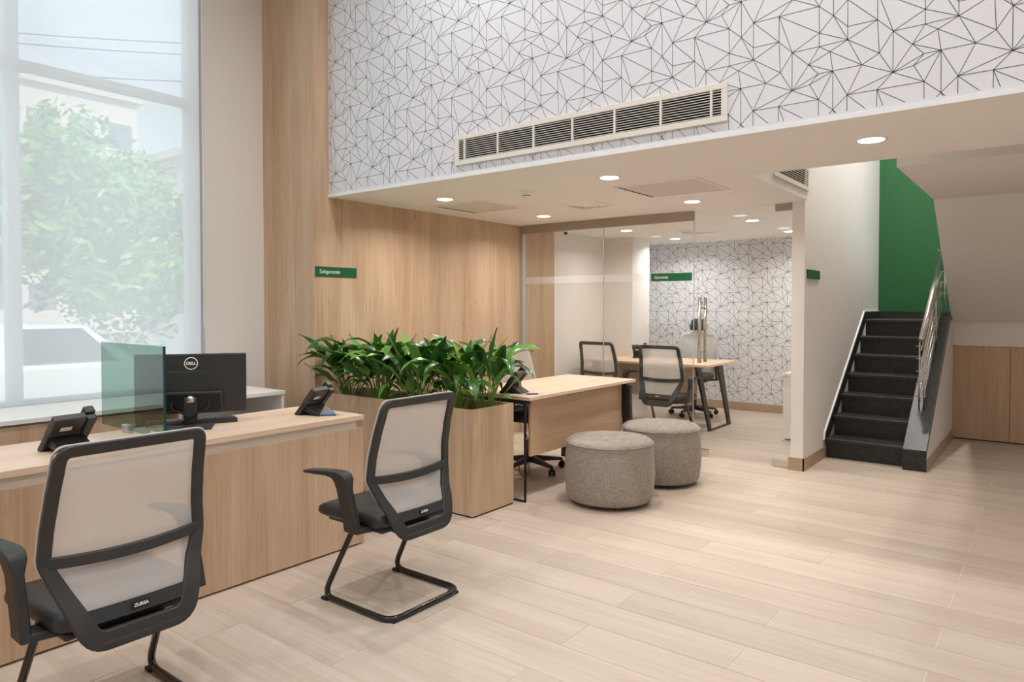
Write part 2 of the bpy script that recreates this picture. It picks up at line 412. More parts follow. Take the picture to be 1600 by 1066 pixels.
# window with frame, sheer roller blind
win = tag(bpy.data.objects.new('window_1', None), 'tall aluminium street window behind a sheer blind', kind='structure'); COL.objects.link(win)
for y in (-2.55, -.8, .42, 1.60, 2.79):
    B(-5.40, -5.30, y-.038, y+.038, .70, 4.45).build('mullion', 'frame_pale', win, bevel=.004)
for z in (.72, 2.94, 4.42):
    B(-5.395, -5.305, -2.55, 2.82, z-.03, z+.03).build('transom', 'frame_pale', win, bevel=.004)
for y0, y1 in ((-2.55,-.8), (-.8,.42), (.42,1.60), (1.60,2.79)):
    for z0, z1 in ((.75,2.91), (2.97,4.39)):
        B(-5.355, -5.349, y0+.035, y1-.035, z0, z1).build('pane', 'window_glass', win)
bl = thing('roller_blind', 'sheer white roller blind pulled down over the street window', 'blind', (-5.15, .1, 4.5))
MB().grid(lambda u, v: (-5.15, -2.4 + u*5.16, .739 + v*3.74), 8, 4).build('blind_fabric', 'blind_sheer', bl, off=(-5.15,.1,4.5))
MB().tube([(-5.17,-2.4,4.51),(-5.17,2.76,4.51)], .03, 14).build('roller_tube', 'white_laminate', bl, off=(-5.15,.1,4.5), smooth=True)
MB().tube([(-5.20,2.815,4.5),(-5.20,2.815,1.2)], .004, 6).build('pull_chain', 'white_laminate', bl, off=(-5.15,.1,4.5))

# ------------------------------------------------------------------ outdoors, seen through the blind
struct('ground_street', MB().box(-60, -5.5, -30, 60, -.6, -.32), 'asphalt', 'grey street outside the window')
struct('ground_sidewalk', B(-9.2, -5.5, -30, 60, -.32, -.2), 'paving', 'pale pavement outside the window')
def tree(loc, h, r, label, n=2600, seed=1):
    rnd = random.Random(seed); t = thing('street_tree', label, 'tree', loc, group='street trees outside the window')
    MB().tube([(0,0,0),(.1,.05,h*.35),(-.05,.1,h*.6),(0,0,h*.85)], [.16,.13,.1,.05], 8).build('trunk', 'bark', t, smooth=True)
    mb = MB()
    blobs = [(rnd.uniform(-.7,.7)*r, rnd.uniform(-.8,.8)*r, h*.7+rnd.uniform(-.5,.55)*r, rnd.uniform(.35,.6)*r) for _ in range(11)]
    for i in range(n):
        bx, by, bz, br = rnd.choice(blobs); d = Vector((rnd.gauss(0,1), rnd.gauss(0,1), rnd.gauss(0,1))).normalized()*br*rnd.uniform(.6,1.02)
        c = Vector((bx,by,bz))+d; s = rnd.uniform(.06,.12)
        a = Vector((rnd.gauss(0,1), rnd.gauss(0,1), rnd.gauss(0,.6))).normalized(); b2 = a.cross(Vector((rnd.gauss(0,1), rnd.gauss(0,1), rnd.gauss(0,1)))).normalized()
        mb.add([c-a*s, c+b2*s*.45, c+a*s, c-b2*s*.45], [(0,1,2,3)])
    tag(mb.build('foliage', 'tree_leaf', t), kind='stuff')
tree((-12.2,3.0,-.32), 4.3, 1.9, 'bushy pale green street tree behind the blind beside the parked car', 8500, 2)
tree((-13.5,7.0,-.32), 4.0, 1.9, 'bushy pale green street tree behind the blind nearest the window pier', 8500, 3)
tree((-17.0,5.0,-.32), 5.2, 2.0, 'taller pale green street tree behind the others outside', 6500, 5)
# parked white car, length along Y
car = thing('parked_car', 'white parked car on the street behind the blind', 'car', (-10.35, 2.5, -.32), PI)
def car_sect(pts, x0, x1): return MB().prism(pts, 'x', x0, x1)
body = [(-2.2,.32),(-2.25,.62),(-2.05,.88),(-1.1,.98),(1.05,.98),(2.0,.84),(2.22,.6),(2.2,.3)]
car_sect(round_poly(body, .12, 4), -.88, .88).build('car_body', 'car_white', car, bevel=.05)
cab = [(-1.75,.95),(-1.15,1.46),(.15,1.50),(1.15,.95)]
cabm = MB(); n_ = len(cab)
cb = round_poly(cab, [.05,.25,.25,.05], 5); m_ = len(cb)
vs = [(-.80 if z < 1.1 else -.66, y, z) for y, z in cb] + [(.80 if z < 1.1 else .66, y, z) for y, z in cb]
cabm.add(vs, [tuple(range(m_-1,-1,-1)), tuple(range(m_,2*m_))] + [(i,(i+1)%m_,m_+(i+1)%m_,m_+i) for i in range(m_)])
cabm.build('car_cabin', 'car_white', car)
for sx in (-1, 1):
    for y0, y1, y2, y3 in ((-1.5,-.30,-.30,-1.12), (-.2,.95,.22,-.2)):
        MB().add([(sx*.80,y0,1.0),(sx*.80,y1,1.0),(sx*.70,y2,1.40),(sx*.70,y3,1.40)], [(0,1,2,3)]) or None
        w_ = MB(); w_.add([(sx*.812,y0,1.0),(sx*.812,y1,1.0),(sx*.70,y2,1.41),(sx*.70,y3,1.41),(sx*.78,y0,1.0),(sx*.78,y1,1.0),(sx*.66,y2,1.41),(sx*.66,y3,1.41)],
             [(0,1,2,3),(7,6,5,4),(0,4,5,1),(1,5,6,2),(2,6,7,3),(3,7,4,0)]); w_.build('car_window', 'car_glass', car)
    for yw in (-1.35, 1.4):
        MB().tube([(sx*.70,yw,.31),(sx*.90,yw,.31)], .31, 20).build('wheel', 'rubber', car)
def building(loc, sx, sy, sz, nx, nz_, label, mat='concrete_pale', roof=0):
    t = thing('street_building', label, 'building', loc, group='buildings across the street')
    B(-sx, 0, -sy/2, sy/2, 0, sz).build('wall', mat, t)
    B(-sx-.2, .3, -sy/2-.3, sy/2+.3, sz, sz+.5).build('roof', mat, t)
    for i in range(nx):
        for k in range(nz_):
            y = -sy/2 + (i+.5)*sy/nx; z = 1.5 + k*(sz-2)/nz_
            w_ = B(-.05, .06, y-.32*sy/nx, y+.32*sy/nx, z, z+.6*(sz-2)/nz_).build('window', 'pane_dark', t)
building((-48, 17, -.32), 12, 9, 15, 4, 5, 'pale apartment block across the street seen through the blind')
building((-44, 26.5, -.32), 10, 7, 11.5, 3, 4, 'lower pale apartment block across the street right of the taller one')
building((-40, 6, -.32), 8, 9, 8, 4, 3, 'low pale house across the street left of the apartment block')
WIRES = (((-26.67,2.3,9.04), (-18.53,16.24,10.25), 'topmost overhead wire across the sky outside'),
         ((-26.9,2.3,8.9), (-18.8,16.23,9.86), 'middle overhead wire across the sky outside'),
         ((-27.2,2.29,8.15), (-19.1,16.22,9.06), 'lowest overhead wire across the sky outside'))
for a, b, lab in WIRES:
    n_ = 12; mb = MB().tube([tuple(a[c]+(b[c]-a[c])*k/n_ for c in range(2)) + (a[2]+(b[2]-a[2])*k/n_ - .25*math.sin(PI*k/n_),) for k in range(n_+1)], .018, 6)
    tag(mb.build('overhead_wire', 'cable_black'), lab, 'wire', 'street wires')

# ------------------------------------------------------------------ ceiling fixtures
order = ('first', 'second', 'third', 'fourth', 'fifth', 'sixth', 'seventh', 'eighth')
def downlight(x, y, z, watt, label, r=.062, group='recessed downlights', col=LOW_COL):
    t = thing('downlight', label, 'ceiling light', (x, y, z), group=group)
    MB().lathe([(r, -.001), (r+.016, -.003), (r+.017, 0.0)], 28).build('trim_ring', 'trim_white', t, smooth=True)
    MB().lathe([(.001, -.0035), (r, -.0035), (r, -.001)], 28).build('lamp_disc', 'lamp_face', t)
    ld = bpy.data.lights.new('downlight_lamp', 'AREA'); ld.shape = 'DISK'; ld.size = r*2; ld.energy = watt; ld.color = col; ld.spread = math.radians(150)
    lo = bpy.data.objects.new('downlight_lamp', ld); COL.objects.link(lo); lo.parent = t; lo.location = (0, 0, -.006)
    return t
downlight(-3.915, 4.16, ZC, LOW_W, 'round ceiling downlight in front of the square hatch nearest the oak wall')
downlight(-3.90, 5.53, ZC, LOW_W, 'round ceiling downlight near the oak wall just outside the office glass')
downlight(-2.376, 4.14, ZC, LOW_W, 'round ceiling downlight under the middle of the bulkhead vent')
downlight(-2.378, 5.51, ZC, LOW_W, 'round ceiling downlight behind the larger ceiling hatch')
downlight(-.76, 4.04, ZC, LOW_W*.35, 'rightmost round ceiling downlight, near the stairs')
downlight(-3.89, 7.17, ZC, LOW_W*.58, 'office ceiling downlight near the left wall, nearest the glass')
downlight(-3.87, 8.43, ZC, LOW_W*.95, 'office ceiling downlight near the left wall, by the papered wall')
downlight(-2.42, 7.10, ZC, LOW_W*.68, 'office ceiling downlight over the desk end, nearest the glass')
downlight(-2.43, 8.40, ZC, LOW_W*.95, 'office ceiling downlight on the right, by the papered wall')
for x in (-2.95, -1.0, 1.0):
    for y in (2.8, .6, -1.5):
        downlight(x, y, ZH, HIGH_W, 'high ceiling downlight in row %s from the bulkhead, %s from the window' % (order[(2.8, .6, -1.5).index(y)], order[(-2.95, -1.0, 1.0).index(x)]), .06, 'high ceiling downlights', HIGH_COL)
downlight(-.87, 6.1, ZH, HIGH_W*1.5, 'round downlight at the top of the stair void', .07)
downlight(-1.2, 7.9, ZH, HIGH_W*2.3, 'round downlight over the stair landing', .07)

downlight(.80, 4.04, ZC, LOW_W*.35, 'added fill downlight out of view, right of the stairs')  # unseen lamp continuing the row, added to lift the light by the stairs
downlight(.95, 6.4, 2.28, LOW_W*.45, 'added fill downlight out of view under the stair soffit')  # unseen lamp added to brighten the oak panels under the stairs
def hatch(x0, x1, y0, y1, label):
    c = ((x0+x1)/2, (y0+y1)/2, ZC); t = thing('ceiling_hatch', label, 'ceiling hatch', c, group='ceiling access hatches')
    o = c
    f = .022
    for a in ((x0-f,x1+f,y0-f,y0),(x0-f,x1+f,y1,y1+f),(x0-f,x0,y0,y1),(x1,x1+f,y0,y1)):
        B(*a, ZC-.008, ZC).build('hatch_frame', 'ceiling_paint', t, off=o, bevel=.002)
    B(x0, x1, y0, y1, ZC-.0015, ZC).build('shadow_gap', 'dark_void', t, off=o)
    B(x0+.009, x1-.009, y0+.009, y1-.009, ZC-.004, ZC-.001).build('hatch_panel', 'hatch_grey', t, off=o)
    for i in range(14):
        y = y0+.02+(y1-y0-.04)*i/13
        B(x0-.002, x0+.006, y-.008, y+.008, ZC-.009, ZC-.002).build('hinge_slot', 'dark_void', t, off=o)
hatch(-4.235, -3.70, 4.40, 4.91, 'square ceiling access hatch by the oak wall')
hatch(-2.513, -1.92, 4.49, 5.06, 'larger ceiling access hatch nearest the stair void')
def diffuser(x, y, s, label):
    t = thing('air_diffuser', label, 'air vent', (x, y, ZC), group='square ceiling diffusers')
    h = s/2
    for k, q in enumerate((1.0, .72, .46)):
        a = h*q; b = a-.028; z = -.004-.004*k
        MB().add([(-a,-a,z+.004),(a,-a,z+.004),(a,a,z+.004),(-a,a,z+.004),(-b,-b,z-.008),(b,-b,z-.008),(b,b,z-.008),(-b,b,z-.008)],
                 [(0,1,5,4),(1,2,6,5),(2,3,7,6),(3,0,4,7)]) 
        mb = MB(); mb.add([(-a,-a,0),(a,-a,0),(a,a,0),(-a,a,0),(-a,-a,z),(a,-a,z),(a,a,z),(-a,a,z),(-b,-b,z-.010),(b,-b,z-.010),(b,b,z-.010),(-b,b,z-.010),(-b,-b,0),(b,-b,0),(b,b,0),(-b,b,0)],
            [(0,1,5,4),(1,2,6,5),(2,3,7,6),(3,0,4,7),(4,5,9,8),(5,6,10,9),(6,7,11,10),(7,4,8,11),(8,9,13,12),(9,10,14,13),(10,11,15,14),(11,8,12,15)])
        mb.build('diffuser_ring', 'ceiling_paint', t)
    B(-h+.03, h-.03, -h+.03, h-.03, -.0015, 0).build('diffuser_back', 'dark_void', t)
    B(-.035, .035, -.035, .035, -.018, 0).build('diffuser_centre', 'ceiling_paint', t)
diffuser(-3.15, 5.11, .33, 'square ceiling air diffuser outside the office glass')
diffuser(-3.25, 7.70, .36, 'square ceiling air diffuser inside the glazed office')
def smoke(x, y, label):
    t = thing('smoke_detector', label, 'smoke detector', (x, y, ZC), group='smoke detectors')
    MB().lathe([(.055,0),(.055,-.006),(.048,-.01),(.044,-.028),(.034,-.032)][::-1], 24).build('detector_base', 'trim_white', t, smooth=True)
    MB().lathe([(.03,-.044),(.032,-.038),(.028,-.030)], 24).build('detector_cap', 'trim_white', t, smooth=True)
    MB().lathe([(.031,-.036),(.031,-.032)], 24).build('detector_slot', 'dark_void', t)
smoke(-3.156, 4.245, 'white smoke detector between downlights on the low ceiling')
smoke(-3.33, 7.52, 'white smoke detector on the office ceiling')
t = thing('dome_camera', 'small white security camera on the office ceiling by the oak wall', 'camera', (-4.36, 6.60, ZC))
MB().lathe([(.03,-.03),(.036,-.02),(.036,0)], 20).build('camera_mount', 'trim_white', t, smooth=True)
MB().tube([(-.02,.02,-.035),(.03,-.03,-.05)], .02, 14).build('camera_barrel', 'trim_white', t, smooth=True)
MB().tube([(.028,-.028,-.049),(.036,-.036,-.052)], .018, 14).build('camera_lens', 'black_gloss', t, smooth=True)

# long air grille in the bulkhead
def grille(name, label, loc, rz, length, h, nbars, nslat, group=None):
    t = thing(name, label, 'air vent', loc, rz, group)     # local: x along, -y out of the wall, z up; origin lower left
    f = .032
    for a in ((0,length,-.014,0,0,f),(0,length,-.014,0,h-f,h),(0,f,-.014,0,f,h-f),(length-f,length,-.014,0,f,h-f)):
        B(*a).build('grille_frame', 'grille_white', t, bevel=.002)
    B(f, length-f, -.002, 0, f, h-f).build('grille_back', 'dark_void', t)
    me = None
    for k in range(nslat):
        z = f + (h-2*f)*(k+.5)/nslat
        if me is None:
            o = MB().hexa([(f,-.012,-.0035),(length-f,-.012,-.0035),(length-f,-.003,-.0015),(f,-.003,-.0015),(f,-.012,.0000),(length-f,-.012,.0000),(length-f,-.003,.002),(f,-.003,.002)]).build('slat', 'grille_white', t); me = o.data
        else:
            o = bpy.data.objects.new('slat', me); COL.objects.link(o); o.parent = t
        o.location.z = z
    for x in nbars: B(x-.006, x+.006, -.015, -.001, f, h-f).build('grille_bar', 'grille_white', t)
    return t
Lg = 1.878
grille('wall_grille', 'long white air grille set in the papered bulkhead', (-3.206, YB-.0005, 2.316), 0, Lg, .20, [.085]+[.085+(Lg-.17)*k/6 for k in range(1,6)]+[.075+.0 if 0 else Lg-.085], 10)
grille('void_grille', 'white air grille high on the stair void wall', (-1.5995, 5.12, 2.305), PI/2, .89, .20, [.08,.80], 8)

# ------------------------------------------------------------------ office glass front
gp = thing('glass_partition', 'fixed clear glass office front under an aluminium header', 'glass wall', (-3.6, YG, 0))
o = (-3.6, YG, 0)
B(XW, -2.605, YG-.03, YG+.03, 2.15, ZC).build('header_rail', 'alu_brown', gp, off=o, bevel=.003)
B(XW, XW+.045, YG-.03, YG+.03, 0, 2.15).build('jamb', 'alu', gp, off=o, bevel=.003)
B(XW+.045, -3.55, YG-.005, YG+.005, .012, 2.15).build('pane', 'clear_glass', gp, off=o)
B(-3.546, -2.607, YG-.005, YG+.005, .012, 2.15).build('pane', 'clear_glass', gp, off=o)
B(-3.5505, -3.5455, YG-.0056, YG+.0056, .012, 2.15).build('pane_joint', 'alu', gp, off=o)
B(XW, -2.607, YG-.012, YG+.012, 0, .012).build('bottom_track', 'alu', gp, off=o)
B(XW+.05, -3.03, YG-.0068, YG-.0056, 1.604, 1.678).build('frosted_band', 'frost', gp, off=o)
gd = thing('glass_door', 'frameless clear glass office door with tall steel pull bar', 'door', (-2.16, YG, 0)); o = (-2.16, YG, 0)
B(-2.60, -1.728, YG-.005, YG+.005, .014, 2.225).build('pane', 'clear_glass', gd, off=o)
B(-2.601, -2.597, YG-.0055, YG+.0055, .014, 2.225).build('pane_edge', 'alu', gd, off=o)
for s in (-1, 1):
    y = YG + s*.065
    h_ = MB().tube([(-2.515, y, .856), (-2.515, y, 1.446)], .0155, 16).build('pull_bar', 'steel', gd, off=o, smooth=True)
for z in (.95, 1.35):
    MB().tube([(-2.515, YG-.065, z), (-2.515, YG+.065, z)], .008, 12).build('pull_bar_mount', 'steel', gd, off=o, smooth=True)
B(-1.872, -1.722, YG-.014, YG+.014, 2.172, 2.228).build('patch_hinge', 'alu_brown', gd, off=o, bevel=.002)
B(-1.887, -1.735, YG-.014, YG+.014, .012, .062).build('patch_hinge', 'chrome', gd, off=o, bevel=.002)
B(-2.60, -2.45, YG-.014, YG+.014, .014, .066).build('patch_lock', 'chrome', gd, off=o, bevel=.002)

# ------------------------------------------------------------------ signs
s1 = thing('wall_sign', 'green sign reading Subgerente on the oak wall', 'sign', (XW+.001, 3.59, 1.642))
B(0, .006, -.205, .205, -.04, .04).build('sign_plate', 'sign_green', s1, bevel=.001)
text_mesh('Subgerente', .044, 'sign_lettering', 'text_white', s1, (.0068, -.168, 0), (PI/2, 0, PI/2))
s2 = thing('glass_sign', 'green sign reading Gerente on the office glass', 'sign', (-2.82, YG-.006, 1.638))
B(-.205, .205, -.003, 0, -.037, .037).build('sign_plate', 'sign_green', s2)
text_mesh('Gerente', .042, 'sign_lettering', 'text_white', s2, (-.172, -.0036, 0), (PI/2, 0, 0))
s3 = thing('stair_sign', 'small green sign on the white pier beside the stairs', 'sign', (-1.6195, 6.27, 1.636))
B(0, .012, -.19, .19, -.037, .037).build('sign_plate', 'sign_green', s3, bevel=.001)
dots = MB()
for i in range(9):
    for j in range(2):
        if (i*7+j*3) % 5 != 2:
            dots.box(.012, .0128, -.15+i*.034, -.145+i*.034+.004, -.012+j*.014-.004*(i > 0), -.006+j*.014-.004*(i > 0))
dots.build('raised_dots', 'stem_green', s3)

# ------------------------------------------------------------------ stairs
st = thing('staircase', 'black granite staircase rising beside the white pier', 'stairs', (-1.3, 6.7, 0)); so = (-1.3, 6.7, 0)
RS, RN, Y1 = .175, .267, 6.69
for k in range(7):
    y = Y1 + RN*k; z = RS*(k+1)
    B(-1.60, -.975, y+.03, y+.05, z-RS, z-.03).build('riser', 'granite', st, off=so)
    y2 = y+RN+.06 if k < 6 else 9.1
    tr_ = B(-1.602, -.975 if k < 6 else -.826, y, y2, z-.03, z).build('tread', 'granite', st, off=so, bevel=.002)
    B(-1.60, -.976, y-.0008, y+.002, z-.004, z+.0006).build('nosing_line', 'granite_edge', tr_, off=so)
B(-1.60, -.975, 6.76, 8.3, 0, .14).build('stair_base', 'granite', st, off=so)
MB().prism([(6.66,.155),(6.69,.23),(8.30,1.305),(9.098,1.305),(9.098,1.2),(8.34,1.2),(6.79,.155)], 'x', -1.6195, -1.600).build('skirting', 'granite', st, off=so)
MB().prism([(6.655,.165),(6.685,.238),(8.297,1.314),(9.098,1.314),(9.098,1.306),(8.30,1.306),(6.69,.231),(6.66,.16)], 'x', -1.6195, -1.606).build('skirting_edge', 'trim_white', st, off=so)
B(-1.60, .6, 9.085, 9.099, 1.225, 1.305).build('landing_skirting', 'granite', st, off=so)
MB().prism([(6.60,0),(6.60,.172),(8.22,1.262),(8.34,1.262),(8.34,1.0),(6.9,0)], 'x', -.978, -.826).build('curb', 'granite', st, off=so, bevel=.002)
MB().prism([(6.598,.13),(6.598,.174),(8.22,1.264),(8.36,1.264),(8.36,1.23),(8.23,1.23)], 'x', -.98, -.806).build('curb_cap', 'granite', st, off=so, bevel=.002)
B(-.98, -.806, 6.596, 6.612, 0, .172).build('curb_front', 'granite', st, off=so, bevel=.001)
rl = thing('stair_railing', 'stainless steel stair railing on the granite curb', 'railing', (-.9, 7.0, 0)); ro = (-.9, 7.0, 0)
curbz = lambda y: .172 + (y-6.6)*(1.09/1.62)
sl = (1.915-1.09)/(8.369-7.02)
MB().tube([(-.90,6.99,1.075),(-.90,8.45,1.075+sl*1.46)], .026, 18).build('handrail', 'steel', rl, off=ro, smooth=True)
for y in (7.02, 7.76, 8.40):
    zt = 1.07 + sl*(y-7.0)
    for x in (-.918, -.882):
        MB().tube([(x,y,min(curbz(y),1.25)),(x,y,zt-.02)], .0065, 10).build('post', 'steel', rl, off=ro, smooth=True)
    for q in range(5):
        z = curbz(y) + .12 + q*.11
        MB().tube([(-.945,y,z),(-.865,y,z)], .005, 8).build('post_clamp', 'steel', rl, off=ro, smooth=True)
for q in range(5):
    MB().tube([(-.90,6.97,curbz(6.97)+.12+q*.11),(-.90,8.45,curbz(6.97)+.12+q*.11+sl*1.48)], .0055, 10).build('rail_bar', 'steel', rl, off=ro, smooth=True)
# cupboard under the upper flight
cu = thing('understair_cupboard', 'oak cupboard front under the sloping stair soffit', 'cupboard', (.8, 8.5, 0)); co = (.8, 8.5, 0)
for x0, x1 in ((-.822,-.328), (-.324,.17), (.174,.67), (.674,1.2)):
    B(x0, x1, 8.485, 8.503, .012, .957).build('door_panel', 'oak_panel', cu, off=co, bevel=.001)
B(-.82, 1.2, 8.503, 8.6, 0, .957).build('cupboard_carcass', 'dark_void', cu, off=co)

# ------------------------------------------------------------------ service counter and what stands on it
ct = thing('service_counter', 'long oak service counter with pale recessed strip in front of the window', 'counter', (-3.4, 1.0, 0)); o = (-3.4, 1.0, 0)
B(-3.70, -3.12, -1.4, 2.637, .717, .745).build('worktop', 'oak_along_y', ct, off=o, bevel=.0015)
B(-3.66, -3.145, -1.4, 2.60, .668, .717).build('recessed_strip', 'white_strip', ct, off=o)
B(-3.145, -3.125, -1.4, 2.536, .010, .671).build('front_panel', 'oak_vertical', ct, off=o, bevel=.001)
B(-3.145, -3.125, 2.538, 2.635, .010, .671).build('front_panel', 'oak_vertical', ct, off=o, bevel=.001)
B(-3.70, -3.145, 2.615, 2.635, .010, .671).build('end_panel', 'oak_vertical', ct, off=o, bevel=.001)
B(-3.69, -3.15, -1.38, 2.61, 0, .012).build('plinth', 'dark_void', ct, off=o)
# low cabinet along the window
cz = thing('window_cabinet', 'low white-topped cabinet under the window blind', 'cabinet', (-4.8, 1.0, 0)); o = (-4.8, 1.0, 0)
B(-5.12, -4.52, -1.6, 1.62, .712, .738).build('cabinet_top', 'white_laminate', cz, off=o, bevel=.001)
B(-5.12, -4.52, 1.622, 3.07, .712, .738).build('cabinet_top', 'white_laminate', cz, off=o, bevel=.001)
for k, y in enumerate((-1.6, -.88, -.16, .56, 1.28)):
    B(-4.555, -4.535, y+.002, y+.716, .06, .70).build('cabinet_door', 'oak_vertical', cz, off=o, bevel=.001)
B(-5.10, -4.56, -1.6, 1.99, .03, .705).build('cabinet_body', 'white_laminate', cz, off=o)
B(-5.10, -4.55, 2.28, 2.30, .0, .712).build('cabinet_side', 'oak_vertical', cz, off=o)
B(-5.10, -4.53, 3.045, 3.065, 0, .712).build('cabinet_side', 'white_laminate', cz, off=o)
B(-5.10, -5.08, 2.0, 3.05, 0, .712).build('cabinet_back', 'white_laminate', cz, off=o)
B(-5.08, -4.55, 2.0, 3.045, .36, .38).build('shelf', 'white_laminate', cz, off=o)

def phone(name, label, loc, rz):
    # local: +x toward the visitor (back of the phone), y across; front edge near x = 0
    t = thing(name, label, 'telephone', loc, rz, 'desk telephones')
    a = math.radians(49); ca, sa = math.cos(a), math.sin(a)
    def P(s, n, y): return (s*ca + n*sa, y, s*sa - n*ca + .004)     # s along the slope, n = depth behind the face
    def slab(s0, s1, n0, n1, y0, y1): return MB().hexa([P(s0,n0,y0),P(s1,n0,y0),P(s1,n0,y1),P(s0,n0,y1),P(s0,n1,y0),P(s1,n1,y0),P(s1,n1,y1),P(s0,n1,y1)])
    slab(.004, .115, 0, .030, -.085, .085).build('keypad_body', 'phone_dark', t, bevel=.005)
    slab(.100, .205, -.006, .026, -.085, .050).build('screen_body', 'phone_grey', t, bevel=.006)
    slab(.135, .156, .026, .0272, -.045, .002).build('back_label', 'label_white', t)
    slab(.112, .198, -.0075, -.006, -.078, .042).build('screen', 'black_gloss', t)
    slab(.0, .20, .004, .034, .050, .092).build('handset_cradle', 'phone_dark', t, bevel=.005)
    hs_ = MB()
    for s0, s1, n0, n1, h_ in ((-.004,.052,-.034,.004,.021), (.050,.156,-.036,-.014,.016), (.154,.212,-.034,.004,.021)):
        hs_.hexa([P(s0,n0,.072-h_),P(s1,n0,.072-h_),P(s1,n0,.072+h_),P(s0,n0,.072+h_),P(s0,n1,.072-h_),P(s1,n1,.072-h_),P(s1,n1,.072+h_),P(s0,n1,.072+h_)])
    hs_.build('handset', 'phone_dark', t, bevel=.006)
    # folding foot
    MB().hexa([(.055,-.07,.055),(.055,.07,.055),(.075,.07,.062),(.075,-.07,.062),(.155,-.07,0.002),(.155,.07,.002),(.175,.07,.004),(.175,-.07,.004)]).build('phone_foot', 'phone_dark', t)
    mb = MB().hexa([P(.05,.028,-.07),P(.05,.028,.07),P(.09,.03,.07),P(.09,.03,-.07),(.150,-.07,.002),(.150,.07,.002),(.172,.07,.004),(.172,-.07,.004)])
    mb.build('stand', 'phone_dark', t, bevel=.003)
    for k, (u, v) in enumerate([(i, j) for i in range(4) for j in range(3)]):
        slab(.02+u*.02, .033+u*.02, -.002, 0, -.07+v*.028, -.05+v*.028).build('key', 'phone_grey', t)
    return t
phone('desk_phone', 'grey desk telephone seen from behind, left end of the service counter', (-3.455, 1.19, .745), math.radians(8))
phone('desk_phone', 'grey desk telephone seen from behind, at the planter end of the service counter', (-3.445, 2.46, .745), math.radians(14))
phone('desk_phone', 'dark desk telephone half behind the leaves on the oak desk', (-3.17, 3.99, .74), math.radians(12))
phone('desk_phone', 'small dark desk telephone on the desk inside the glass office', (-3.98, 7.72, .74), math.radians(-75))
def pen(loc, rz, label):
    t = thing('pen', label, 'pen', loc, rz, 'blue pens')
    MB().tube([(-.05,0,.006),(.03,0,.006)], .005, 8).build('pen_barrel', 'pen_blue', t, smooth=True)
    MB().tube([(.03,0,.006),(.075,0,.005)], [.0035,.0012], 8).build('pen_tip', 'chrome', t, smooth=True)
pen((-3.235, 2.49, .745), math.radians(55), 'blue pen lying beside the telephone on the service counter')
pen((-2.90, 3.99, .74), math.radians(40), 'blue pen lying on the oak desk beside the leaves')

gs = thing('green_screen', 'green tinted glass divider standing on the service counter', 'divider', (-3.555, 1.55, .745)); o = (-3.555, 1.55, .745)
B(-3.885, -3.226, 1.545, 1.555, .757, 1.184).build('glass_sheet', 'green_glass', gs, off=o)
B(-3.226, -3.220, 1.5445, 1.5555, .757, 1.184).build('glass_rim', 'glass_edge', gs, off=o)
for x in (-3.60, -3.30):
    B(x-.03, x+.03, 1.532, 1.568, .745, .785).build('glass_clamp', 'alu', gs, off=o, bevel=.003)

mo = thing('computer_monitor', 'black computer monitor seen from behind with a round DELL badge', 'monitor', (-3.525, 1.825, .745), math.radians(-34.5))
# local: +x toward the visitor (back of monitor), y across
B(-.090, -.062, -.27, .27, .062, .372).build('screen_shell', 'black_plastic', mo, bevel=.006)
B(-.093, -.0895, -.262, .262, .07, .364).build('screen', 'black_gloss', mo)
B(-.066, -.040, -.175, .155, .062, .175).build('rear_housing', 'black_plastic', mo, bevel=.006)
B(-.064, -.058, -.12, .09, .16, .282).build('mount_plate', 'black_plastic', mo, bevel=.004)
B(-.040, -.034, -.16, .14, .078, .160).build('port_recess', 'black_gloss', mo)
MB().box(-.036, -.008, -.033, .033, .006, .150).build('stand_neck', 'black_plastic', mo, bevel=.008)
B(-.07, .135, -.115, .115, 0, .009).build('stand_base', 'black_plastic', mo, bevel=.003)
MB().tube([(-.04,0,.132),(-.012,0,.136),(-.004,0,.1365)], [.022,.022,.018], 24).build('pivot_cap', 'steel', mo, smooth=True)
bd = MB().tube([(-.0605, .031*math.cos(2*PI*i/36), .322+.031*math.sin(2*PI*i/36)) for i in range(36)], .0028, 6, closed=True).build('badge_ring', 'text_white', mo, smooth=True)
text_mesh('DELL', .021, 'badge_lettering', 'text_white', mo, (-.0612, 0, .322), (PI/2, 0, PI/2), .001, 'CENTER', .0008)
for s in (-1, 1):
    MB().tube(smooth_path([(-.034,s*.09,.125),(-.012,s*.088,.09),(-.002,s*.04,.07),(.0,0,.045),(.0,-.06,.006),(-.06,-.20,.006)], .03), .0035, 6).build('cable', 'cable_black', mo, smooth=True)
kb = thing('keyboard', 'black keyboard lying behind the monitor on the service counter', 'keyboard', (-3.62, 1.885, .745), math.radians(-24))
MB().hexa([(-.075,-.22,0),(.075,-.22,0),(.075,.22,0),(-.075,.22,0),(-.072,-.218,.014),(.072,-.218,.024),(.072,.218,.024),(-.072,.218,.014)]).build('keyboard_base', 'black_plastic', kb, bevel=.003)
mb = MB()
for i in range(5):
    for j in range(17):
        x = -.058+i*.026; y = -.205+j*.0242; z = .0135+ (x+.072)/.144*.010
        mb.box(x, x+.021, y, y+.020, z, z+.006)
tag(mb.build('keys', 'phone_grey', kb), kind='stuff')

